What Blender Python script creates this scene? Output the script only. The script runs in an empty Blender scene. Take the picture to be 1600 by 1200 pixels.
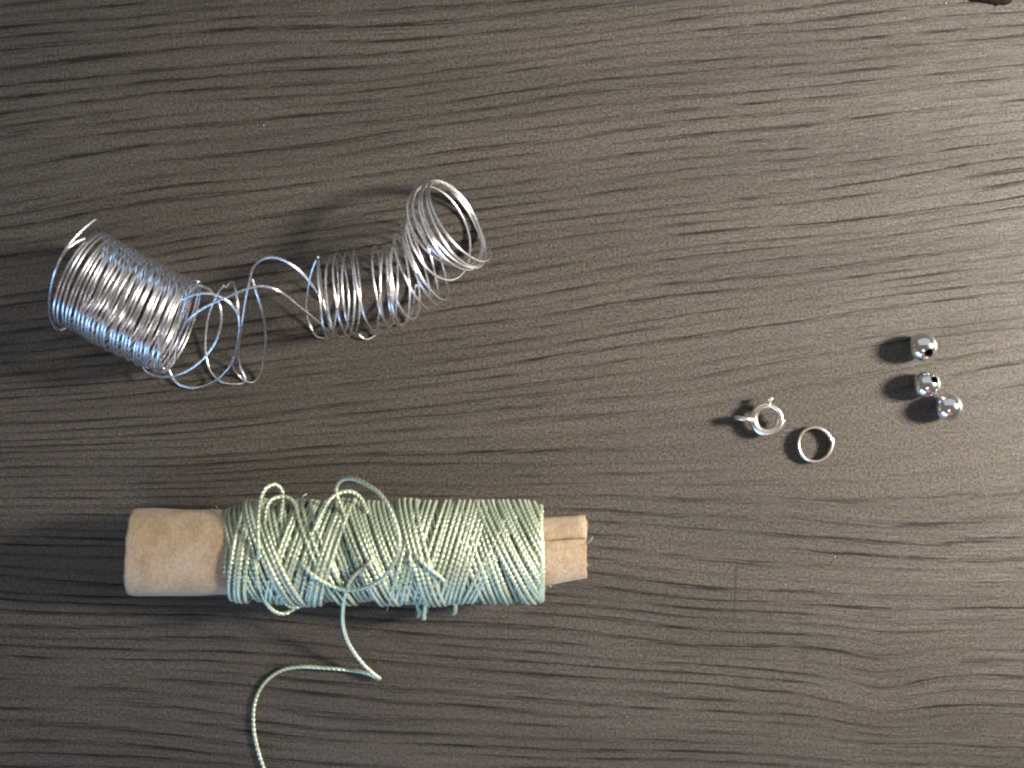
import bpy, bmesh, math, random
import numpy as np
from mathutils import Vector, Matrix, noise as mnoise

random.seed(7)
rng = np.random.default_rng(11)
scene = bpy.context.scene
MM = 0.001
CAM_H = 230.0                      # camera height above the table in mm

# ------------------------------------------------------------------ camera
cam_d = bpy.data.cameras.new('camera')
cam_d.sensor_width = 36.0
cam_d.lens = 36.0 * CAM_H / 160.0
cam_d.clip_start = 0.01
cam_d.clip_end = 10.0
cam_d.dof.use_dof = True
cam_d.dof.focus_distance = (CAM_H - 5.0) * MM
cam_d.dof.aperture_fstop = 10.0
cam = bpy.data.objects.new('camera', cam_d)
cam.location = (0, 0, CAM_H * MM)
scene.collection.objects.link(cam)
scene.camera = cam

# ------------------------------------------------------------------ world: the dim room
world = bpy.data.worlds.new('World')
scene.world = world
world.use_nodes = True
bg = world.node_tree.nodes['Background']
bg.inputs['Color'].default_value = (1.0, 0.95, 0.86, 1)
bg.inputs['Strength'].default_value = 0.155

# ------------------------------------------------------------------ lamps
def aim(o, target):
    d = Vector(target) - o.location
    o.rotation_euler = d.to_track_quat('-Z', 'Y').to_euler()

def spot(name, loc, target, watts, color, radius, angle, blend):
    l = bpy.data.lights.new(name, 'SPOT')
    l.energy = watts; l.color = color; l.shadow_soft_size = radius
    l.spot_size = math.radians(angle); l.spot_blend = blend
    o = bpy.data.objects.new(name, l); o.location = loc
    scene.collection.objects.link(o); aim(o, target)
    return o

def area(name, loc, target, watts, color, sx, sy):
    l = bpy.data.lights.new(name, 'AREA')
    l.shape = 'RECTANGLE'; l.size = sx; l.size_y = sy
    l.energy = watts; l.color = color
    o = bpy.data.objects.new(name, l); o.location = loc
    scene.collection.objects.link(o); aim(o, target)
    return o

# warm desk lamp to the right, cool window light from the near side, its weaker glow from the far side,
# and the red reflection of whoever stands at the near edge of the table
spot('desk_lamp', (0.440, 0.062, 0.258), (0.098, 0.022, 0), 41.0, (1.0, 0.905, 0.79), 0.044, 30, 1.0)
area('window_light', (-0.24, -0.48, 0.11), (-0.03, -0.03, 0.005), 1.80, (0.27, 0.57, 1.0), 0.34, 0.15)
area('ceiling_light', (-0.02, -0.27, 0.46), (0, 0, 0), 0.22, (0.95, 0.97, 1.0), 0.10, 0.06)
area('far_window_light', (0.02, 0.40, 0.40), (0, 0, 0), 1.0, (0.84, 0.90, 1.0), 1.10, 0.64)
area('red_shirt_glow', (0.08, -0.40, 0.25), (0.04, 0, 0.01), 0.11, (1.0, 0.13, 0.11), 0.30, 0.17)

scene.view_settings.view_transform = 'Standard'
scene.view_settings.look = 'None'
scene.view_settings.exposure = 0.0
scene.view_settings.gamma = 1.0
scene.view_settings.use_curve_mapping = False

# ------------------------------------------------------------------ helpers
def P(px, py, z=0.0):
    """photograph position (0..1600, 0..1200) of a point that lies z mm above the table -> mm"""
    k = 0.1 * (1.0 - z / CAM_H)
    return np.array([(px - 800.0) * k, (600.0 - py) * k, z])

def link(o, parent=None):
    scene.collection.objects.link(o)
    if parent is not None:
        o.parent = parent
    return o

def tag(o, label=None, cat=None, group=None, kind=None):
    if label: o['label'] = label
    if cat: o['category'] = cat
    if group: o['group'] = group
    if kind: o['kind'] = kind
    return o

def mesh_obj(name, verts_mm, faces, mat, parent=None, smooth=True, origin=None):
    """one mesh object; verts in world mm, origin in mm (parents carry location only)"""
    v = np.asarray(verts_mm, dtype=np.float64)
    if origin is None:
        origin = np.zeros(3)
    org = np.asarray(origin, dtype=np.float64)
    me = bpy.data.meshes.new(name)
    faces = np.asarray(faces, dtype=np.int32) if not isinstance(faces, list) else faces
    if isinstance(faces, np.ndarray):
        nf, k = faces.shape
        me.vertices.add(len(v))
        me.vertices.foreach_set('co', ((v - org) * MM).astype(np.float32).ravel())
        me.loops.add(nf * k)
        me.loops.foreach_set('vertex_index', faces.ravel())
        me.polygons.add(nf)
        me.polygons.foreach_set('loop_start', np.arange(0, nf * k, k, dtype=np.int32))
        me.polygons.foreach_set('loop_total', np.full(nf, k, dtype=np.int32))
        me.update(calc_edges=True)
    else:
        me.from_pydata([tuple(q) for q in (v - org) * MM], [], faces)
        me.update()
    me.polygons.foreach_set('use_smooth', np.full(len(me.polygons), smooth))
    me.materials.append(mat)
    o = bpy.data.objects.new(name, me)
    if parent is None:
        o.location = org * MM
    else:
        o.location = org * MM - np.array(parent.location)
    return link(o, parent)

def catmull(pts, step):
    """smooth curve through the points, resampled to even steps (mm)"""
    p = np.asarray(pts, dtype=float)
    p = np.vstack([2 * p[0] - p[1], p, 2 * p[-1] - p[-2]])
    out = []
    for i in range(1, len(p) - 2):
        p0, p1, p2, p3 = p[i - 1], p[i], p[i + 1], p[i + 2]
        d = [max(1e-6, np.linalg.norm(b - a)) ** 0.5 for a, b in ((p0, p1), (p1, p2), (p2, p3))]
        t0, t1 = 0, d[0]; t2 = t1 + d[1]; t3 = t2 + d[2]
        t = np.linspace(t1, t2, 24, endpoint=False)[:, None]
        a1 = (t1 - t) / (t1 - t0) * p0 + (t - t0) / (t1 - t0) * p1
        a2 = (t2 - t) / (t2 - t1) * p1 + (t - t1) / (t2 - t1) * p2
        a3 = (t3 - t) / (t3 - t2) * p2 + (t - t2) / (t3 - t2) * p3
        b1 = (t2 - t) / (t2 - t0) * a1 + (t - t0) / (t2 - t0) * a2
        b2 = (t3 - t) / (t3 - t1) * a2 + (t - t1) / (t3 - t1) * a3
        out.append((t2 - t) / (t2 - t1) * b1 + (t - t1) / (t2 - t1) * b2)
    out.append(p[-2][None])
    return resample(np.vstack(out), step)

def resample(q, step):
    s = np.concatenate([[0], np.cumsum(np.linalg.norm(np.diff(q, axis=0), axis=1))])
    n = max(2, int(round(s[-1] / step)) + 1)
    t = np.linspace(0, s[-1], n)
    return np.column_stack([np.interp(t, s, q[:, k]) for k in range(3)])

def sweep(path, radius, sides=8, twist_pitch=None, lobe=0.0, taper=None):
    """closed tube along a path; with a twist the section is two-lobed like a two-ply cord"""
    n = len(path)
    T = np.gradient(path, axis=0)
    T /= np.linalg.norm(T, axis=1)[:, None] + 1e-12
    N = np.empty_like(path)
    a = np.array([0, 0, 1.0]) if abs(T[0, 2]) < 0.9 else np.array([1.0, 0, 0])
    nv = a - T[0] * a.dot(T[0]); nv /= np.linalg.norm(nv)
    for i in range(n):
        nv = nv - T[i] * nv.dot(T[i])
        nv /= np.linalg.norm(nv) + 1e-12
        N[i] = nv
    B = np.cross(T, N)
    s = np.concatenate([[0], np.cumsum(np.linalg.norm(np.diff(path, axis=0), axis=1))])
    beta = np.arange(sides) / sides * 2 * math.pi
    prof = np.ones(sides)
    ang = np.broadcast_to(beta, (n, sides)).copy()
    if twist_pitch:
        prof = (1 - lobe) + lobe * np.abs(np.cos(beta))
        ang = ang + (s / twist_pitch * 2 * math.pi)[:, None]
    r = radius * prof[None, :] * (np.ones(n) if taper is None else taper)[:, None]
    V = path[:, None, :] + r[..., None] * (np.cos(ang)[..., None] * N[:, None, :] + np.sin(ang)[..., None] * B[:, None, :])
    V = V.reshape(-1, 3)
    i = np.arange(n - 1)[:, None]; j = np.arange(sides)[None, :]; j2 = (j + 1) % sides
    F = np.stack([i * sides + j, i * sides + j2, (i + 1) * sides + j2, (i + 1) * sides + j], axis=-1).reshape(-1, 4)
    # end caps, as a centre vertex used by degenerate-free triangles written as quads is avoided: fan of quads
    caps = []
    h = sides // 2
    for base, rev in ((0, True), ((n - 1) * sides, False)):
        for k in range(h - 1):
            q = [base + k, base + k + 1, base + sides - 2 - k, base + sides - 1 - k]
            caps.append(q[::-1] if rev else q)
    return V, np.vstack([F, np.array(caps)])

def join(parts):
    vs, fs, off = [], [], 0
    for v, f in parts:
        vs.append(v); fs.append(f + off); off += len(v)
    return np.vstack(vs), np.vstack(fs)

# ------------------------------------------------------------------ node helper
class NT:
    def __init__(self, name):
        self.mat = bpy.data.materials.new(name)
        self.mat.use_nodes = True
        self.t = self.mat.node_tree
        self.bsdf = self.t.nodes['Principled BSDF']
    def n(self, kind, **kw):
        nd = self.t.nodes.new(kind)
        for k, v in kw.items(): setattr(nd, k, v)
        return nd
    def put(self, sock, v):
        if isinstance(v, bpy.types.NodeSocket): self.t.links.new(v, sock)
        else: sock.default_value = v
    def m(self, op, a, b=0.0, c=0.0):
        nd = self.n('ShaderNodeMath', operation=op)
        self.put(nd.inputs[0], a); self.put(nd.inputs[1], b); self.put(nd.inputs[2], c)
        return nd.outputs[0]
    def step(self, x, a, b, lo=0.0, hi=1.0):
        nd = self.n('ShaderNodeMapRange', interpolation_type='SMOOTHSTEP')
        self.put(nd.inputs['Value'], x); self.put(nd.inputs['From Min'], a); self.put(nd.inputs['From Max'], b)
        self.put(nd.inputs['To Min'], lo); self.put(nd.inputs['To Max'], hi)
        return nd.outputs[0]
    def xyz(self, x, y, z=0.0):
        nd = self.n('ShaderNodeCombineXYZ')
        self.put(nd.inputs[0], x); self.put(nd.inputs[1], y); self.put(nd.inputs[2], z)
        return nd.outputs[0]
    def noise(self, vec, scale=1.0, detail=2.0, rough=0.5, dist=0.0):
        nd = self.n('ShaderNodeTexNoise')
        if vec is not None: self.put(nd.inputs['Vector'], vec)
        nd.inputs['Scale'].default_value = scale; nd.inputs['Detail'].default_value = detail
        nd.inputs['Roughness'].default_value = rough; nd.inputs['Distortion'].default_value = dist
        return nd
    def mix(self, f, a, b, mode='MIX'):
        nd = self.n('ShaderNodeMix', data_type='RGBA', blend_type=mode)
        self.put(nd.inputs[0], f)
        self.put(nd.inputs[6], a); self.put(nd.inputs[7], b)
        return nd.outputs[2]
    def bump(self, h, strength, dist):
        nd = self.n('ShaderNodeBump')
        nd.inputs['Strength'].default_value = strength; nd.inputs['Distance'].default_value = dist
        self.put(nd.inputs['Height'], h)
        self.t.links.new(nd.outputs[0], self.bsdf.inputs['Normal'])
    def set(self, **kw):
        for k, v in kw.items(): self.put(self.bsdf.inputs[k.replace('_', ' ')], v)
        return self.mat

def obj_mm(k):
    """object coordinates in mm, split"""
    tc = k.n('ShaderNodeTexCoord')
    vm = k.n('ShaderNodeVectorMath', operation='SCALE'); vm.inputs['Scale'].default_value = 1000.0
    k.t.links.new(tc.outputs['Object'], vm.inputs[0])
    sp = k.n('ShaderNodeSeparateXYZ'); k.t.links.new(vm.outputs[0], sp.inputs[0])
    return vm.outputs[0], sp.outputs[0], sp.outputs[1], sp.outputs[2]

# ------------------------------------------------------------------ materials
def table_material():
    k = NT('dark_wood_laminate')
    vec, X, Y, Z = obj_mm(k)
    # the grain runs across the table, climbing to the right in the far half and flat in the near half
    slope = k.m('ADD', k.step(Y, -30, 8, -0.055, 0.145), k.step(Y, 15, 62, 0.0, -0.065))
    warp1 = k.m('MULTIPLY', k.m('SUBTRACT', k.noise(k.xyz(k.m('MULTIPLY', X, 0.014), k.m('MULTIPLY', Y, 0.03), 3.1), 1, 1).outputs[0], 0.5), 5.5)
    warp2 = k.m('MULTIPLY', k.m('SUBTRACT', k.noise(k.xyz(k.m('MULTIPLY', X, 0.10), k.m('MULTIPLY', Y, 0.12), 7.7), 1, 5, 0.65).outputs[0], 0.5), 0.26)
    gx = k.m('DIVIDE', k.m('SUBTRACT', X, 58.0), 8.0)
    gy = k.m('DIVIDE', k.m('ADD', Y, 48.0), 9.0)
    dip = k.m('MULTIPLY', k.m('EXPONENT', k.m('MULTIPLY', k.m('ADD', k.m('MULTIPLY', gx, gx), k.m('MULTIPLY', gy, gy)), -1.0)), 2.2)
    v = k.m('SUBTRACT', Y, k.m('MULTIPLY', X, slope))
    v = k.m('ADD', k.m('ADD', k.m('ADD', v, warp1), warp2), dip)
    vj = k.m('ADD', v, k.m('MULTIPLY', k.m('SUBTRACT', k.noise(vec, 2.2, 3, 0.7).outputs[0], 0.5), 0.42))
    # growth lines: soft bands in a loose rhythm, each made of short thin pore dashes
    jit = k.noise(k.xyz(k.m('MULTIPLY', X, 0.012), k.m('MULTIPLY', v, 0.12), 1.3), 1, 2).outputs[0]
    fr = k.m('FRACT', k.m('ADD', k.m('DIVIDE', vj, 1.85), k.m('MULTIPLY', jit, 2.6)))
    band = k.m('MULTIPLY', k.step(fr, 0.36, 0.80), k.step(fr, 0.84, 1.0, 1.0, 0.0))
    brk = k.noise(k.xyz(k.m('MULTIPLY', X, 0.030), k.m('MULTIPLY', v, 0.55), 9.4), 1, 5, 0.62).outputs[0]
    band = k.m('MULTIPLY', band, k.step(brk, 0.30, 0.56))
    d1 = k.noise(k.xyz(k.m('MULTIPLY', X, 0.085), k.m('MULTIPLY', vj, 4.0), 15.0), 1, 5, 0.68).outputs[0]
    d2 = k.noise(k.xyz(k.m('MULTIPLY', X, 0.075), k.m('MULTIPLY', vj, 4.8), 5.0), 1, 5, 0.68).outputs[0]
    patch = k.noise(k.xyz(k.m('MULTIPLY', X, 0.03), k.m('MULTIPLY', v, 0.10), 12.0), 1, 2).outputs[0]
    # the plain flecked patch round the findings has few lines
    sx = k.m('DIVIDE', k.m('SUBTRACT', X, 56.0), 36.0); sy = k.m('DIVIDE', k.m('ADD', Y, 8.0), 11.0)
    plain = k.m('EXPONENT', k.m('MULTIPLY', k.m('ADD', k.m('MULTIPLY', sx, sx), k.m('MULTIPLY', sy, sy)), -1.0))
    dens = k.m('MULTIPLY', k.step(patch, 0.35, 0.65, 0.35, 1.0), k.m('SUBTRACT', 1.0, k.m('MULTIPLY', plain, 0.9)))
    line = k.m('MULTIPLY', band, k.m('ADD', k.m('MULTIPLY', k.step(d1, 0.40, 0.55), 0.90), 0.16))
    line = k.m('MULTIPLY', line, k.m('SUBTRACT', 1.0, k.m('MULTIPLY', plain, 0.92)))
    fleck = k.m('MULTIPLY', k.step(d2, 0.50, 0.63), k.m('MULTIPLY', dens, 0.80))
    pore = k.m('MINIMUM', k.m('MAXIMUM', line, fleck), 1.0)
    # fine speckle printed in the laminate
    g1 = k.noise(vec, 2.7, 3, 0.75).outputs[0]
    g2 = k.noise(vec, 0.7, 3, 0.7)
    broad = k.noise(k.xyz(k.m('MULTIPLY', X, 0.02), k.m('MULTIPLY', v, 0.12), 21.0), 1, 3).outputs[0]
    base = k.mix(k.step(broad, 0.3, 0.7), (0.061, 0.055, 0.050, 1), (0.079, 0.071, 0.065, 1))
    tint = k.n('ShaderNodeHueSaturation')
    # slight colour blotching (olive / mauve)
    blot = k.mix(k.step(g2.outputs[0], 0.35, 0.65), (1.10, 0.97, 1.06, 1), (0.94, 1.02, 0.80, 1))
    k.t.nodes.remove(tint)
    base = k.mix(1.0, base, blot, 'MULTIPLY')
    sp = k.step(g1, 0.30, 0.70, 0.30, 1.75)
    base = k.mix(1.0, base, k.xyz(sp, sp, sp), 'MULTIPLY')
    col = k.mix(pore, base, (0.0155, 0.013, 0.0108, 1))
    # hairline scratches across the grain
    def seg(x0, y0, x1, y1, w):
        dx, dy = x1 - x0, y1 - y0
        L = math.hypot(dx, dy); ux, uy = dx / L, dy / L
        rx = k.m('SUBTRACT', X, x0); ry = k.m('SUBTRACT', Y, y0)
        al = k.m('ADD', k.m('MULTIPLY', rx, ux), k.m('MULTIPLY', ry, uy))
        ac = k.m('ABSOLUTE', k.m('ADD', k.m('ADD', k.m('MULTIPLY', rx, -uy), k.m('MULTIPLY', ry, ux)), k.m('MULTIPLY', k.m('SUBTRACT', jit, 0.5), 0.3)))
        inr = k.m('MULTIPLY', k.step(al, -0.3, 0.5), k.step(al, L - 0.5, L + 0.3, 1.0, 0.0))
        return k.m('MULTIPLY', k.step(ac, w * 0.4, w, 1.0, 0.0), inr)
    dark = k.m('MAXIMUM', k.m('MULTIPLY', seg(35.1, -28.0, 34.7, -36.4, 0.22), 0.75),
               k.m('MULTIPLY', seg(44.6, -33.5, 45.8, -46.0, 0.14), 0.5))
    dark = k.m('MAXIMUM', dark, k.m('MULTIPLY', seg(37.2, -31.0, 36.6, -35.5, 0.12), 0.35))
    col = k.mix(dark, col, (0.022, 0.019, 0.017, 1))
    lite = k.m('MULTIPLY', k.m('MAXIMUM', seg(71.5, -8.5, 74.5, -19.0, 0.10), seg(64.0, -12.0, 68.5, -16.5, 0.08)), 0.35)
    col = k.mix(lite, col, (0.14, 0.13, 0.12, 1))
    rough = k.m('ADD', k.step(pore, 0.0, 1.0, 0.40, 0.62), k.m('MULTIPLY', k.m('SUBTRACT', g1, 0.5), 0.25))
    h = k.m('ADD', k.m('MULTIPLY', pore, -1.0), k.m('MULTIPLY', g1, 0.55))
    k.bump(h, 0.38, 0.00008)
    return k.set(Base_Color=col, Roughness=rough, Specular_IOR_Level=k.step(pore, 0.0, 1.0, 0.55, 0.16))

def metal_material(name, color, rough, var=0.06):
    k = NT(name)
    vec, X, Y, Z = obj_mm(k)
    nz = k.noise(vec, 1.3, 3, 0.6).outputs[0]
    r = k.m('ADD', rough, k.m('MULTIPLY', k.m('SUBTRACT', nz, 0.5), var * 2))
    c = k.mix(k.step(nz, 0.4, 0.75, 0.0, 0.35), color, tuple(x * 0.72 for x in color[:3]) + (1,))
    return k.set(Base_Color=c, Metallic=1.0, Roughness=r)

def thread_material():
    k = NT('silk_thread')
    vec, X, Y, Z = obj_mm(k)
    a = k.noise(k.xyz(k.m('MULTIPLY', X, 0.5), k.m('MULTIPLY', Y, 0.2), k.m('MULTIPLY', Z, 0.2)), 1, 3).outputs[0]
    f = k.noise(vec, 9.0, 2, 0.7).outputs[0]
    c = k.mix(k.step(a, 0.3, 0.7), (0.48, 0.58, 0.43, 1), (0.68, 0.76, 0.58, 1))
    s = k.step(f, 0.25, 0.75, 0.75, 1.2)
    c = k.mix(1.0, c, k.xyz(s, s, s), 'MULTIPLY')
    k.bump(f, 0.35, 0.00004)
    return k.set(Base_Color=c, Metallic=0.40, Roughness=0.28, Specular_IOR_Level=1.0, Sheen_Weight=0.10, Sheen_Roughness=0.4)

def paper_material():
    k = NT('kraft_paper')
    vec, X, Y, Z = obj_mm(k)
    fib = k.noise(vec, 1.6, 5, 0.75).outputs[0]
    blo = k.noise(vec, 0.22, 3, 0.6).outputs[0]
    grit = k.noise(vec, 5.0, 2, 0.7).outputs[0]
    c = k.mix(k.step(blo, 0.3, 0.7), (0.42, 0.300, 0.185, 1), (0.53, 0.430, 0.310, 1))
    s = k.m('ADD', k.step(fib, 0.25, 0.75, 0.80, 1.14), k.m('MULTIPLY', k.m('SUBTRACT', grit, 0.5), 0.6))
    c = k.mix(1.0, c, k.xyz(s, s, s), 'MULTIPLY')
    k.bump(k.m('ADD', fib, k.m('MULTIPLY', grit, 0.9)), 0.9, 0.00026)
    return k.set(Base_Color=c, Roughness=0.85, Specular_IOR_Level=0.2, Sheen_Weight=0.15)

def plain_material(name, c1, c2, scale, rough):
    k = NT(name)
    vec, X, Y, Z = obj_mm(k)
    n = k.noise(vec, scale, 3, 0.6).outputs[0]
    k.bump(n, 0.5, 0.0003)
    return k.set(Base_Color=k.mix(k.step(n, 0.35, 0.65), c1, c2), Roughness=rough)

M_TABLE = table_material()
M_WIRE = metal_material('bright_steel_wire', (0.84, 0.84, 0.86, 1), 0.27)
M_CHROME = metal_material('polished_steel', (0.86, 0.86, 0.88, 1), 0.15, 0.05)
M_BORE = plain_material('shaded_bore', (0.010, 0.010, 0.012, 1), (0.03, 0.03, 0.032, 1), 3.0, 0.6)  # near-black colour stands in for the shade inside the bead holes
M_SILVER = metal_material('silver_finding', (0.93, 0.87, 0.76, 1), 0.30)
M_THREAD = thread_material()
M_PAPER = paper_material()
M_SCRAP = plain_material('dark_scrap', (0.002, 0.003, 0.002, 1), (0.012, 0.007, 0.004, 1), 0.9, 0.7)
M_DUST = plain_material('pale_lint', (0.5, 0.48, 0.42, 1), (0.7, 0.66, 0.6, 1), 2.0, 0.9)

# ------------------------------------------------------------------ table
bm = bmesh.new()
bmesh.ops.create_cube(bm, size=1.0)
bmesh.ops.scale(bm, vec=(0.9, 0.7, 0.024), verts=bm.verts)
bmesh.ops.translate(bm, vec=(0, 0.03, -0.012), verts=bm.verts)
bmesh.ops.bevel(bm, geom=bm.edges[:], offset=0.002, segments=2, affect='EDGES')
me = bpy.data.meshes.new('table_top'); bm.to_mesh(me); bm.free()
me.materials.append(M_TABLE)
table = link(bpy.data.objects.new('table_top', me))
tag(table, 'dark grey-brown wood-grain laminate table top under everything', 'table top', kind='structure')

# ------------------------------------------------------------------ spool of thread on a rolled paper core
AX_Z = 8.15
SP0 = P(560, 863, AX_Z)
spool = bpy.data.objects.new('thread_spool', None)
spool.empty_display_size = 0.01
spool.location = (SP0[0] * MM, SP0[1] * MM, 0)
link(spool)
tag(spool, 'rolled tan paper core wound with pale green silky thread', 'thread spool')

def spx(px):                     # photograph x -> axial position on the spool (mm from SP0), for its upper side
    return P(px, 863, 13.0)[0] - SP0[0]

def core_part(name, xs, rads, thick, seam=None, cut0=None, cut1=None, squash=(1, 1), seed=0.0, dz=0.0, dy=lambda x: 0.0):
    """open rolled-paper tube: outer wall, inner wall and both rims"""
    NS = 144
    xs = np.asarray(xs, float); rads = np.asarray(rads, float)
    n = len(xs)
    V = []
    for wall in (0, 1):
        for i in range(n):
            for j in range(NS):
                th = 2 * math.pi * j / NS
                c, s = math.cos(th), math.sin(th)
                # slightly squared roll
                e = 1.0 / (abs(c) ** 2.5 + abs(s) ** 2.5) ** (1 / 2.5)
                r = rads[i] * (0.25 + 0.75 * e)
                r += 0.26 * mnoise.noise(Vector((xs[i] * 0.16 + seed, c * 1.4, s * 1.4)))
                r += 0.05 * mnoise.noise(Vector((xs[i] * 0.9 + seed, c * 5, s * 5)))
                if seam is not None:
                    ds = (th - seam) % (2 * math.pi)
                    r += 0.55 * (1 - ds / (2 * math.pi)) - 0.28 - 0.75 * math.exp(-(min(ds, 2 * math.pi - ds) / 0.07) ** 2)          # spiral: the outer lap ends in a step at the seam
                if wall: r -= thick
                x = xs[i]
                if cut0 is not None and i < 4: x += cut0(th) * (1 - i / 4)
                if cut1 is not None and i > n - 5: x += cut1(th) * (1 - (n - 1 - i) / 4)
                V.append((SP0[0] + x, SP0[1] + dy(x) + r * c * squash[0], AX_Z + dz + r * s * squash[1]))
    F = []
    o = n * NS
    for i in range(n - 1):
        for j in range(NS):
            j2 = (j + 1) % NS
            F.append((i * NS + j, (i + 1) * NS + j, (i + 1) * NS + j2, i * NS + j2))
            F.append((o + i * NS + j, o + i * NS + j2, o + (i + 1) * NS + j2, o + (i + 1) * NS + j))
    for j in range(NS):
        j2 = (j + 1) % NS
        F.append((j, j2, o + j2, o + j))
        b = (n - 1) * NS
        F.append((b + j, o + b + j, o + b + j2, b + j2))
    ob = mesh_obj(name, V, np.array(F), M_PAPER, spool, True, SP0)
    return ob

xs = np.concatenate([[spx(200) + d for d in (0, 0.25, 0.6, 1.1, 2.0)], np.linspace(spx(228), spx(600), 26)])
rr = np.interp(xs, [spx(200), spx(204), spx(225), spx(345), spx(620)], [6.42, 6.52, 6.58, 6.42, 5.9])
core_l = core_part('paper_core', xs, rr, 0.55,
          cut0=lambda th: 0.30 * math.sin(th * 2 + 0.6) + (0.5 * max(0, -math.cos(th) - 0.80) / 0.20) - 0.75 * abs(math.cos(th)) ** 3 + 0.25 * mnoise.noise(Vector((math.cos(th) * 3.5, math.sin(th) * 3.5, 4))), seed=1.0)
xs = np.concatenate([np.linspace(spx(600), spx(905), 24), [spx(918) - d for d in (1.0, 0.55, 0.22, 0)]])
rr = np.interp(xs, [spx(600), spx(845), spx(880), spx(905), spx(918)], [5.5, 5.15, 4.85, 4.62, 4.40])
core_r = core_part('paper_core', xs, rr, 0.5, seam=math.radians(62),
          cut1=lambda th: 0.12 * math.sin(th * 2 + 1.5) + 0.22 * mnoise.noise(Vector((math.cos(th) * 4, math.sin(th) * 4, 9))), squash=(1.0, 0.93), seed=5.0, dy=lambda x: 0.10 * max(0.0, x - spx(845)))

# pieces of the rolled sheet: the free lap of paper that ends along the right-hand side
def lap_strip():
    n = 26; V = []; F = []
    for i in range(n):
        x = spx(838) + (spx(916) - spx(838)) * i / (n - 1)
        wob = 0.10 * mnoise.noise(Vector((x * 0.8, 2, 1)))
        edge = math.radians(66 - 3 * math.sin(i / (n - 1) * 3.1)) + wob * 0.25
        for (a, dr) in ((math.radians(14), 0.30), (math.radians(30), 0.40), (math.radians(46), 0.48), (edge - 0.06, 0.55), (edge, 0.40), (edge, -0.45)):
            r = np.interp(i, [0, n - 4, n - 1], [5.28, 5.02, 4.75]) + dr
            V.append((SP0[0] + x, SP0[1] + 0.10 * max(0.0, x - spx(845)) + r * math.cos(a), AX_Z + 0.94 * r * math.sin(a)))
    for i in range(n - 1):
        for k in range(5):
            F.append((i * 6 + k, (i + 1) * 6 + k, (i + 1) * 6 + k + 1, i * 6 + k + 1))
    return V, np.array(F)
v, f = lap_strip()
lap = mesh_obj('paper_lap', v, f, M_PAPER, spool, True, SP0)
md = lap.modifiers.new('thickness', 'SOLIDIFY'); md.thickness = 0.0002; md.offset = -1

TR = 0.35            # thread radius mm
PITCH = 1.55

def wrap_path(xb, xf, turns, spacing, R, start=0.0, jitter=0.22, lo=349, hi=846):
    """a bundle of turns: photograph x where the first turn crosses the far side and the near side"""
    step = 0.17
    n = int(turns * 2 * math.pi * R / step)
    th = start + np.linspace(0, turns * 2 * math.pi, n)
    xm = 0.5 * (xb + xf); A = 0.5 * (xb - xf)
    sd = random.uniform(0, 100)
    turn = (th - start) / (2 * math.pi)
    # random offsets that vary slowly along the thread
    def slow(freq, amp, s):
        g = np.arange(0, turns * freq + 3)
        vals = np.array([random.uniform(-1, 1) for _ in g])
        t = turn * freq; i = t.astype(int); u = t - i; u = u * u * (3 - 2 * u)
        return amp * (vals[i] * (1 - u) + vals[i + 1] * u)
    px = xm + A * np.cos(th) + spacing * turn + 10 * slow(2.0, jitter, sd)
    px = np.clip(px, lo + 2 * slow(1.0, 1, sd), hi + 2 * slow(1.0, 1, sd + 1))
    x = (px - 560) * 0.1 * (1 - 13.0 / CAM_H) + (spx(560))
    # resting on the table: the underside is a little flattened
    r = R + slow(1.7, 0.10, sd) - 0.75 * np.exp(-np.maximum(px - lo, 0) / 13.0) - 0.55 * np.exp(-np.maximum(hi - px, 0) / 12.0)
    zz = r * np.sin(th)
    zz = np.where(zz < -7.55, -7.55 + (zz + 7.55) * 0.2, zz)
    return np.column_stack([SP0[0] + x, SP0[1] + r * np.cos(th), AX_Z + zz])

def thread_obj(name, paths, parent=spool):
    parts = [sweep(p, TR, 8, PITCH * random.uniform(0.92, 1.1), 0.38) for p in paths]
    v, f = join(parts)
    return mesh_obj(name, v, f, M_THREAD, parent, True, SP0)

thread_obj('thread_layer', [wrap_path(362, 346, 60, 8.1, 6.75, jitter=0.12)])
thread_obj('thread_layer', [wrap_path(340, 392, 52, 8.9, 7.10, jitter=0.25, start=-math.pi / 2)])
bundles = [
    # xb, xf, turns, spacing, radius
    (378, 350, 4, 8.4, 7.50),
    (372, 428, 4, 8.8, 7.42),
    (376, 446, 4, 8.8, 7.85),
    (462, 405, 11, 8.4, 7.55),
    (530, 472, 3, 8.8, 7.86),
    (518, 588, 4, 9.6, 7.80),
    (553, 613, 8, 8.4, 7.50),
    (650, 600, 4, 9.0, 7.62),
    (618, 662, 4, 9.4, 7.84),
    (692, 640, 9, 8.4, 7.60),
    (698, 752, 5, 9.6, 7.50),
    (742, 822, 11, 9.0, 7.68),
    (798, 714, 3, 8.8, 7.44),
    (455, 525, 3, 11.0, 7.72),
    (846, 812, 4, 6.0, 7.42),
]
for b in bundles:
    thread_obj('thread_wrap', [wrap_path(b[0], b[1], round(b[2] * 1.1), b[3] * 0.92, b[4], start=-math.pi / 2)])

def free(points):
    return catmull([P(*q) for q in points], 0.17)

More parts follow.
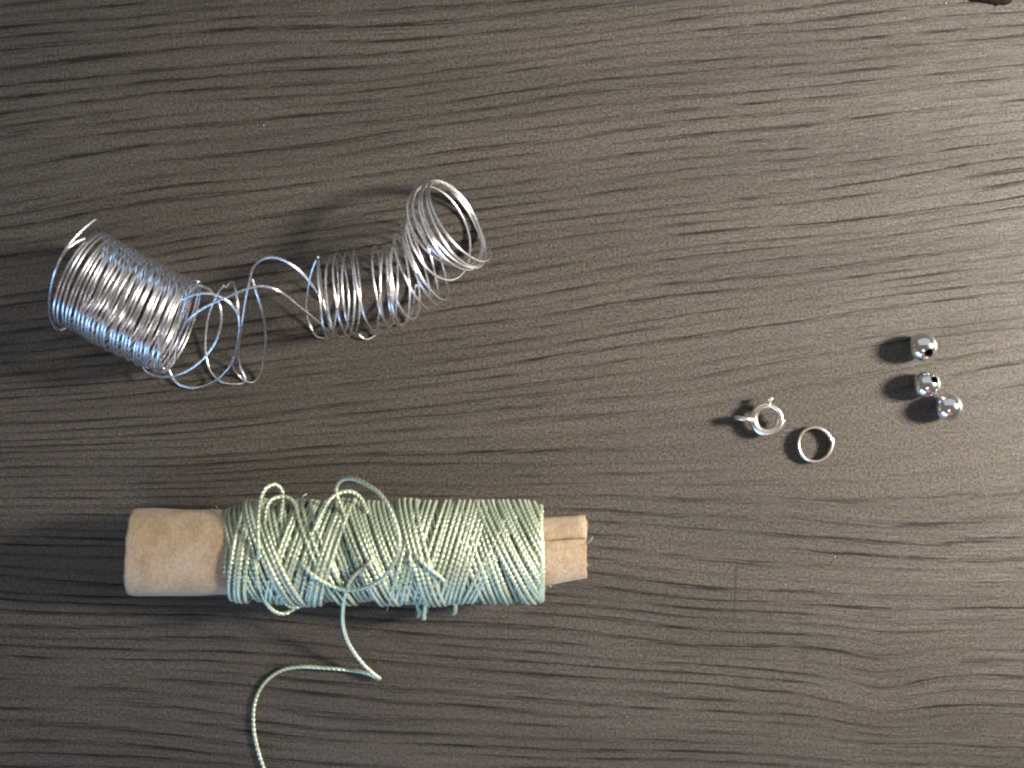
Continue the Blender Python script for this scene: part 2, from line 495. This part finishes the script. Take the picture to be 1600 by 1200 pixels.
thread_obj('thread_loop', [free([(403, 885, 13.6), (404, 868, 16.2), (403, 835, 16.6), (404, 805, 15.4), (408, 778, 13.4), (417, 762, 12.0), (430, 757, 11.2), (440, 766, 10.6), (442, 782, 10.6), (440, 800, 12.0), (438, 815, 13.2)])])
thread_obj('thread_loop', [free([(414, 815, 14.4), (416, 795, 13.2), (424, 781, 12.0), (438, 776, 11.2), (452, 778, 11.0), (460, 786, 11.2), (464, 800, 12.5)])])
thread_obj('thread_loop', [free([(490, 830, 15.6), (504, 800, 14.0), (516, 780, 12.6), (531, 770, 11.8), (548, 768, 11.4), (562, 776, 11.2), (569, 788, 11.6), (574, 802, 12.8)])])
thread_obj('thread_loop', [free([(540, 812, 14.0), (534, 794, 12.8), (527, 775, 12.2), (525, 762, 12.6), (532, 751, 13.6), (547, 747, 15.0), (570, 755, 17.0), (595, 773, 18.6), (613, 803, 19.8), (623, 836, 20.2), (623, 858, 20.0), (614, 882, 19.0), (595, 905, 17.4), (570, 918, 16.0), (548, 922, 15.3), (527, 919, 15.0), (505, 909, 15.6), (488, 898, 16.0), (470, 880, 15.6), (458, 868, 13.6)])])
thread_obj('thread_loop', [free([(394, 862, 13.6), (398, 880, 15.8), (404, 910, 14.6), (414, 938, 11.8), (428, 955, 9.8), (443, 959, 8.6), (458, 952, 8.2), (466, 940, 9.0), (468, 920, 12.5), (466, 900, 14.8)])])
thread_obj('thread_loop', [free([(424, 900, 15.6), (434, 925, 13.8), (446, 942, 11.6), (459, 949, 10.0), (472, 946, 9.4), (477, 930, 11.2), (478, 905, 14.0)])])
thread_obj('thread_loop', [free([(638, 850, 13.6), (640, 870, 16.2), (645, 900, 15.0), (647, 925, 12.4), (652, 945, 9.4), (655, 958, 6.6), (653, 962, 4.0), (652, 955, 1.5)])])
thread_obj('thread_loop', [free([(667, 860, 13.6), (668, 880, 16.1), (670, 908, 14.8), (667, 935, 11.8), (663, 953, 8.8), (662, 966, 5.6), (664, 962, 2.6), (668, 950, 1.0)])])
thread_obj('thread_loop', [free([(638, 856, 13.6), (650, 868, 16.3), (668, 886, 16.3), (688, 902, 15.6), (702, 920, 13.8), (710, 938, 11.0), (711, 954, 7.6), (708, 958, 4.6), (704, 950, 1.6)])])
tail = free([(592, 862, 13.4), (582, 874, 16.0), (566, 888, 16.3), (550, 903, 15.9), (542, 920, 14.8), (536, 946, 11.0), (536, 978, 7.2), (546, 1008, 4.4), (566, 1036, 2.6), (584, 1053, 1.8), (593, 1060, 1.2),
             (588, 1058, 0.55), (572, 1052, 0.45), (545, 1047, 0.45), (510, 1044, 0.9), (470, 1042, 1.0), (440, 1047, 0.8), (412, 1068, 0.5), (398, 1098, 0.45), (396, 1134, 0.45), (402, 1168, 0.45), (414, 1205, 0.45), (430, 1240, 0.45)])
thread_obj('thread_tail', [tail])

# stray fibres sticking out of the thread and the torn paper edges
fib = [[(848, 905, 6.0), (852, 914, 4.5), (851, 924, 3.2)], [(846, 900, 7.0), (855, 908, 5.0), (861, 918, 4.6)], [(844, 912, 5.0), (848, 922, 3.0)],
       [(846, 838, 13.0), (851, 828, 13.4), (853, 820, 12.6)], [(916, 850, 12.5), (922, 846, 12.6), (926, 839, 12.2)], [(915, 880, 11.0), (921, 884, 11.0)],
       [(347, 800, 12.0), (341, 796, 12.0), (337, 789, 11.0)], [(470, 783, 10.5), (474, 775, 10.8), (480, 771, 10.4)], [(700, 788, 10.4), (704, 780, 10.6)], [(204, 850, 14.4), (198, 846, 14.2)], [(206, 905, 12.0), (200, 910, 11.6)],
       [(602, 940, 9.5), (606, 948, 9.0), (604, 955, 8.0)], [(770, 938, 9.0), (774, 946, 8.6)]]
v, f = join([sweep(catmull([P(*q) for q in l], 0.15), 0.045, 6) for l in fib])
fo = mesh_obj('stray_fibres', v, f, M_THREAD, spool, True, SP0)
fo['kind'] = 'stuff'

# ------------------------------------------------------------------ coil of wire
WR = 0.185

def helix(keys, per_turn=72, seed=1, jit=(0.10, 0.10, 3.0, 3.0), phase=0.0):
    """keys: (turn, px, py, R, azimuth, tilt): loops about a bending axis; every loop rests on the table"""
    r_ = np.random.default_rng(seed)
    keys = np.array(keys, float)
    t0, t1 = keys[0, 0], keys[-1, 0]
    n = int((t1 - t0) * per_turn)
    t = np.linspace(t0, t1, n)
    g = np.arange(math.floor(t0), math.ceil(t1) + 2)
    def slow(amp):
        vals = r_.uniform(-1, 1, len(g) * 2) * amp
        q = (t - g[0]) * 1.6; q = np.clip(q, 0, len(vals) - 2); i = q.astype(int); u = q - i; u = u * u * (3 - 2 * u)
        return vals[i] * (1 - u) + vals[i + 1] * u
    k = [np.interp(t, keys[:, 0], keys[:, c]) for c in range(1, 6)]
    R = k[2] * (1 + slow(jit[0]))
    az = np.radians(k[3] + slow(jit[2])); el = np.radians(k[4] + slow(jit[3]))
    nx, ny, nz = np.cos(el) * np.cos(az), np.cos(el) * np.sin(az), np.sin(el)
    nrm = np.column_stack([nx, ny, nz])
    u = np.column_stack([-np.sin(az), np.cos(az), 0 * az])       # horizontal in the loop plane
    w = np.cross(nrm, u)
    w *= np.sign(w[:, 2:3])
    cz = R * np.abs(w[:, 2]) + WR + 0.02
    C = np.column_stack([(k[0] - 800) * 0.1 * (1 - cz / CAM_H), (600 - k[1]) * 0.1 * (1 - cz / CAM_H), cz])
    C[:, :2] += np.column_stack([slow(jit[1]), slow(jit[1])])
    ph = 2 * math.pi * t + phase
    return C + R[:, None] * (np.cos(ph)[:, None] * u + np.sin(ph)[:, None] * w)

left = helix([(0, 124, 434, 7.55, -26, 0), (3, 141, 443, 7.6, -25, 0), (13, 199, 475, 7.5, -24, 0), (20, 240, 496, 7.45, -22, -1), (28, 284, 512, 7.4, -20, -2)],
             seed=3, jit=(0.03, 0.08, 1.8, 2.0))
right = helix([(0, 503, 464, 6.2, 4, 0), (1, 520, 464, 6.2, 2, 4), (2, 534, 462, 6.2, 8, 6), (3, 544, 459, 6.2, 0, 4), (4, 556, 457, 6.3, 2, 2),
               (5, 592, 450, 6.4, 10, 4), (6, 602, 447, 6.3, 4, 4), (7, 610, 445, 6.4, 1, 2), (8, 617, 442, 6.5, 4, 3), (9, 627, 438, 6.4, 10, 8),
               (10, 640, 428, 6.3, 20, 10), (11, 655, 412, 6.6, 22, 10), (12, 661, 404, 6.8, 20, 12), (13, 668, 394, 7.0, 22, 16),
               (13.7, 690, 360, 7.2, 27, 32), (14.4, 697, 353, 7.3, 28, 39), (15.5, 699, 352, 7.3, 29, 37), (16.5, 703, 351, 7.3, 30, 34), (17.5, 706, 351, 7.3, 30, 31), (18.5, 710, 350, 7.3, 30, 28), (19.5, 714, 349, 7.3, 29, 25), (20.6, 717, 348, 7.3, 29, 23)],
              seed=8, jit=(0.055, 0.22, 6.5, 3.0))

def pts(lst):
    return [P(*q) for q in lst]

# loose lead-in at the left end, then the tight coil, the pulled-out loops and the second coil: one wire
lead = pts([(150, 342, 11.5), (137, 352, 12.6), (120, 368, 13.8), (103, 389, 14.6), (89, 416, 14.2), (80, 446, 11.6), (77, 474, 7.8), (80, 500, 3.4), (94, 516, 0.6), (120, 498, 0.3), (146, 452, 0.4), (160, 405, 2.0), (163, 372, 5.0)])
mid = pts([(262, 548, 1.2), (240, 572, 0.5), (226, 568, 1.2), (224, 575, 1.6), (238, 586, 2.2), (268, 588, 4.0), (302, 574, 6.5), (332, 543, 9.5), (345, 510, 11.6), (344, 480, 12.6), (330, 455, 12.4), (310, 446, 11.0),
           (294, 462, 8.0), (282, 500, 5.0), (268, 545, 2.6), (263, 572, 1.0), (275, 597, 0.5), (300, 606, 0.4), (322, 602, 0.7), (340, 592, 1.4), (358, 574, 3.2), (369, 548, 6.0), (375, 510, 9.6), (367, 482, 12.2), (347, 465, 13.6), (324, 458, 14.2), (298, 462, 14.0), (276, 474, 13.0),
           (258, 500, 10.0), (248, 545, 5.0), (256, 576, 1.6), (270, 570, 2.2), (277, 540, 6.0), (294, 500, 12.0), (320, 480, 14.0), (352, 465, 15.2), (390, 450, 16.0), (412, 447, 16.0), (436, 455, 15.0), (470, 481, 11.0), (503, 508, 6.0), (516, 521, 2.6), (522, 524, 0.5), (512, 500, 0.3), (505, 470, 0.3), (500, 430, 1.2)])
wire_main = resample(np.vstack([catmull(np.vstack([lead, left[:6]]), 0.3)[:-1], left, catmull(np.vstack([left[-6:], mid]), 0.3)[6:]]), 0.3)
wire_right = resample(np.vstack([catmull(np.vstack([pts([(512, 500, 0.3), (505, 470, 0.3)]), right[:4]]), 0.3)[:-1], right]), 0.3)
# the pulled-out loops that stand between the two coils
loops = [
    [(350, 446, 7.0), (340, 460, 5.0), (328, 488, 2.8), (322, 522, 1.2), (322, 556, 0.5), (330, 582, 0.3), (345, 596, 0.25), (364, 600, 0.25), (383, 596, 0.3), (376, 574, 1.2), (373, 546, 3.6), (379, 502, 8.6), (385, 462, 11.6), (390, 440, 13.0), (395, 420, 14.0), (405, 408, 14.6), (421, 402, 15.0), (442, 406, 15.0), (470, 425, 13.6), (494, 455, 11.0), (509, 490, 7.0), (514, 516, 3.0), (508, 528, 0.5), (495, 526, 0.25), (484, 508, 0.5), (479, 480, 2.2), (483, 442, 5.4), (490, 416, 7.6), (497, 401, 8.8)],
    [(353, 450, 8.0), (362, 440, 10.0), (368, 452, 12.5), (372, 482, 13.0), (374, 515, 10.5), (368, 548, 6.5), (362, 566, 3.2), (372, 586, 0.6), (392, 598, 0.25), (405, 588, 0.6), (412, 560, 2.6), (415, 520, 7.0), (409, 484, 11.4), (400, 455, 14.0), (394, 436, 14.8)],
    [(405, 392, 0.0 + 6.0), (402, 404, 8.5), (397, 422, 12.0), (394, 436, 14.8)],
    [(134, 372, 12.6), (120, 378, 13.6), (106, 389, 14.4), (98, 398, 14.4)],
    [(560, 522, 1.0), (568, 529, 0.5), (578, 529, 0.4), (588, 522, 0.6), (592, 505, 2.0)],
    [(620, 508, 0.5), (630, 506, 0.3), (639, 497, 0.6), (645, 478, 2.0), (650, 445, 6.0)],
]
parts = [sweep(wire_main, WR, 8), sweep(wire_right, WR, 8)]
for lp in (loops[0], loops[1], loops[3], loops[4], loops[5]):
    parts.append(sweep(catmull(pts(lp), 0.3), WR, 8))
v, f = join(parts)
coil = mesh_obj('wire_coil', v, f, M_WIRE, None, True, P(400, 480, 0))
tag(coil, 'pulled-out coil of thin shiny silver wire above the thread spool', 'wire coil')

# ------------------------------------------------------------------ beads
def bead(px, py, R, hole_dir, hole_r, label):
    """polished round bead with a drilled hole along hole_dir"""
    C = P(px, py, R)
    NS, NR = 64, 40
    a0 = math.asin(hole_r / R)
    prof = []
    for i in range(NR + 1):
        t = a0 + (math.pi - 2 * a0) * i / NR
        prof.append((R * math.sin(t), R * math.cos(t)))
    # soft lip and the bore
    zb = R * math.cos(a0)
    prof = [(hole_r - 0.10, zb - 0.35), (hole_r - 0.08, zb - 0.12), (hole_r - 0.03, zb - 0.02)] + prof + [(hole_r - 0.03, -zb + 0.02), (hole_r - 0.08, -zb + 0.12), (hole_r - 0.10, -zb + 0.35)]
    V = []; n = len(prof)
    q = Vector(hole_dir).normalized().to_track_quat('Z', 'X').to_matrix()
    for r, z in prof:
        for j in range(NS):
            a = 2 * math.pi * j / NS
            p = q @ Vector((r * math.cos(a), r * math.sin(a), z))
            V.append(np.array(p) + C)
    F = []
    for i in range(n):
        i2 = (i + 1) % n
        for j in range(NS):
            j2 = (j + 1) % NS
            F.append((i * NS + j, i2 * NS + j, i2 * NS + j2, i * NS + j2))
    o = mesh_obj('bead', V, np.array(F), M_CHROME, None, True, (C[0], C[1], 0))
    o.data.materials.append(M_BORE)                      # the drilled bore, with the shade of a deep hole painted in
    mi = np.zeros(len(F), dtype=np.int32)
    mi[:2 * NS] = 1; mi[(n - 3) * NS:] = 1
    o.data.polygons.foreach_set('material_index', mi)
    tag(o, label, 'bead', 'polished metal beads')
    return o

bead(1442, 542, 2.18, (0.22, -0.50, 0.84), 0.74, 'shiny round metal bead lying apart, farthest of the three from the rings')
bead(1448, 601, 2.10, (0.36, 0.42, 0.83), 0.64, 'shiny metal bead in the middle, its dark hole facing up and right')
bead(1482, 636, 2.10, (0.32, -0.86, 0.22), 0.55, 'shiny metal bead nearest the right edge of the photo, touching the middle bead')

# ------------------------------------------------------------------ spring ring clasp
CL = P(1199, 655, 1.75)
clasp = bpy.data.objects.new('spring_ring_clasp', None)
clasp.empty_display_size = 0.003
clasp.location = (CL[0] * MM, CL[1] * MM, 0)
link(clasp)
tag(clasp, 'small silver spring ring clasp with a thumb knob and a side eyelet', 'clasp')
Rm, rt = 2.10, 0.62
tiltm = Matrix.Rotation(math.radians(-5), 3, 'Y') @ Matrix.Rotation(math.radians(3), 3, 'X')
def ring_pts(a0, a1, R, n, dz=0.0):
    a = np.radians(np.linspace(a0, a1, n))
    p = np.column_stack([R * np.cos(a), R * np.sin(a), np.full(n, dz)])
    return np.array([np.array(tiltm @ Vector(q)) for q in p]) + CL
# hollow tube body from the knob round by the left to the gap on the right
path = ring_pts(80, 358, Rm, 90)
tp = np.ones(90); tp[0] = 0.93; tp[-1] = 0.93
v, f = sweep(path, rt, 20, taper=tp)
body = mesh_obj('ring_tube', v, f, M_SILVER, clasp, True, CL)
path = ring_pts(-20, 82, Rm + 0.03, 40)
v, f = sweep(path, 0.34, 14)
mesh_obj('sliding_bolt', v, f, M_SILVER, clasp, True, CL)
# collar round the tube's mouth
v, f = sweep(ring_pts(350, 358.5, Rm, 6), rt + 0.07, 20)
mesh_obj('tube_mouth_collar', v, f, M_SILVER, clasp, True, CL)
# knob: stem and flattened ball
d = np.array(tiltm @ Vector((math.cos(math.radians(84)), math.sin(math.radians(84)), 0.10)))
path = np.array([CL + d * (Rm + t) for t in np.linspace(0.1, 1.46, 30)])
tt = np.linspace(0, 1, 30)
tp = np.where(tt < 0.52, 0.56, np.interp(tt, [0.52, 0.60, 0.72, 0.86, 0.95, 1.0], [0.56, 0.92, 1.12, 1.10, 0.80, 0.30]))
v, f = sweep(path, 0.54, 16, taper=tp)
mesh_obj('thumb_knob', v, f, M_SILVER, clasp, True, CL)
# eyelet: a small wire ring standing on edge at the left
ec = CL + np.array([-2.55 - 1.02, 0.06, -0.20])
a = np.radians(np.linspace(0, 360, 49))
dirh = np.array([math.cos(math.radians(-8)), math.sin(math.radians(-8)), 0])
path = np.array([ec + 1.22 * (math.cos(t) * dirh + math.sin(t) * np.array([0, 0.0, 1.0])) for t in a])
v, f = sweep(path, 0.38, 12)
mesh_obj('eyelet', v, f, M_SILVER, clasp, True, CL)

# ------------------------------------------------------------------ flat band jump ring
RC = P(1274, 694.5, 1.3)
ringV = []; ringF = []
NSR = 84
R0 = 2.60
secs = []
gap = math.radians(12)
turns_span = 2 * math.pi + math.radians(10)         # the ends overlap a little on the right
for i in range(NSR + 1):
    a = gap + turns_span * i / NSR
    r = R0 + 0.24 * max(0, (i / NSR - 0.90) / 0.10)
    prof = [(-0.20, 0.12), (-0.24, 0.7), (-0.20, 1.26), (-0.10, 1.38), (0.10, 1.38), (0.20, 1.26), (0.24, 0.7), (0.20, 0.12), (0.10, 0.04), (-0.10, 0.04)]
    for dr, z in prof:
        ringV.append((RC[0] + (r + dr) * math.cos(a), RC[1] + (r + dr) * math.sin(a) * 1.02, z))
k = 10
for i in range(NSR):
    for j in range(k):
        j2 = (j + 1) % k
        ringF.append((i * k + j, (i + 1) * k + j, (i + 1) * k + j2, i * k + j2))
b = NSR * k
for base, rev in ((0, True), (b, False)):
    for q in range(4):
        quad = (base + q, base + q + 1, base + k - 2 - q, base + k - 1 - q)
        ringF.append(quad if rev else quad[::-1])
jr = mesh_obj('jump_ring', ringV, np.array(ringF), M_SILVER, None, True, (RC[0], RC[1], 0))
tag(jr, 'plain thin silver ring lying flat beside the clasp', 'ring')

# ------------------------------------------------------------------ dark scrap at the far edge
def scrap():
    c = P(1548, -25, 0)
    n, m = 64, 9
    V = [(c[0], c[1], 1.3)]
    for j in range(1, m + 1):
        for i in range(n):
            a = 2 * math.pi * i / n
            ca, sa = math.cos(a), math.sin(a)
            rag = 1 + 0.22 * mnoise.noise(Vector((ca * 2.2, sa * 2.2, 3.3))) + 0.18 * mnoise.noise(Vector((ca * 7, sa * 7, 1.0)))
            t = j / m
            x = c[0] + 4.7 * ca * rag * t; y = c[1] + 3.5 * sa * rag * t
            z = 0.22 + 0.5 * (1 - t ** 2) + 0.35 * mnoise.noise(Vector((x * 0.8, y * 0.8, 5))) * (1 - t * 0.6)
            V.append((x, y, max(0.18, z)))
    F = [(0, 1 + i, 1 + (i + 1) % n) for i in range(n)]
    for j in range(m - 1):
        for i in range(n):
            a0 = 1 + j * n
            F.append((a0 + i, a0 + n + i, a0 + n + (i + 1) % n, a0 + (i + 1) % n))
    o = mesh_obj('dark_scrap', V, F, M_SCRAP, None, True, (c[0], c[1], 0))
    md = o.modifiers.new('thickness', 'SOLIDIFY'); md.thickness = 0.00015; md.offset = -1
    tag(o, 'dark brown and green ragged scrap at the far right edge of the table', 'scrap')
scrap()

# ------------------------------------------------------------------ specks of lint on the table
V = []; F = []
for (px, py, s) in [(412, 196, 0.13), (1305, 870, 0.12), (1227, 913, 0.12), (1478, 5, 0.12), (742, 1068, 0.09), (980, 1120, 0.09), (1452, 505, 0.09)]:
    c = P(px, py, s)
    b = len(V)
    for dx, dy, dz in ((1, 0, 0), (-1, 0, 0), (0, 1, 0), (0, -1, 0), (0, 0, 0.9), (0, 0, -0.9)):
        kx = random.uniform(0.7, 1.3)
        V.append((c[0] + dx * s * kx, c[1] + dy * s * kx, c[2] + dz * s))
    for q in ((0, 2, 4), (2, 1, 4), (1, 3, 4), (3, 0, 4), (2, 0, 5), (1, 2, 5), (3, 1, 5), (0, 3, 5)):
        F.append(tuple(b + i for i in q))
dust = mesh_obj('dust', V, F, M_DUST, None, True)
tag(dust, 'pale specks of dust scattered on the dark table', 'dust', kind='stuff')

scene.render.film_transparent = False
scene.cycles.filter_width = 2.1        # the little camera's soft lens
M_SCRAP.node_tree.nodes['Principled BSDF'].inputs['Specular IOR Level'].default_value = 0.1
try:
    scene.cycles.caustics_reflective = False
except Exception:
    pass
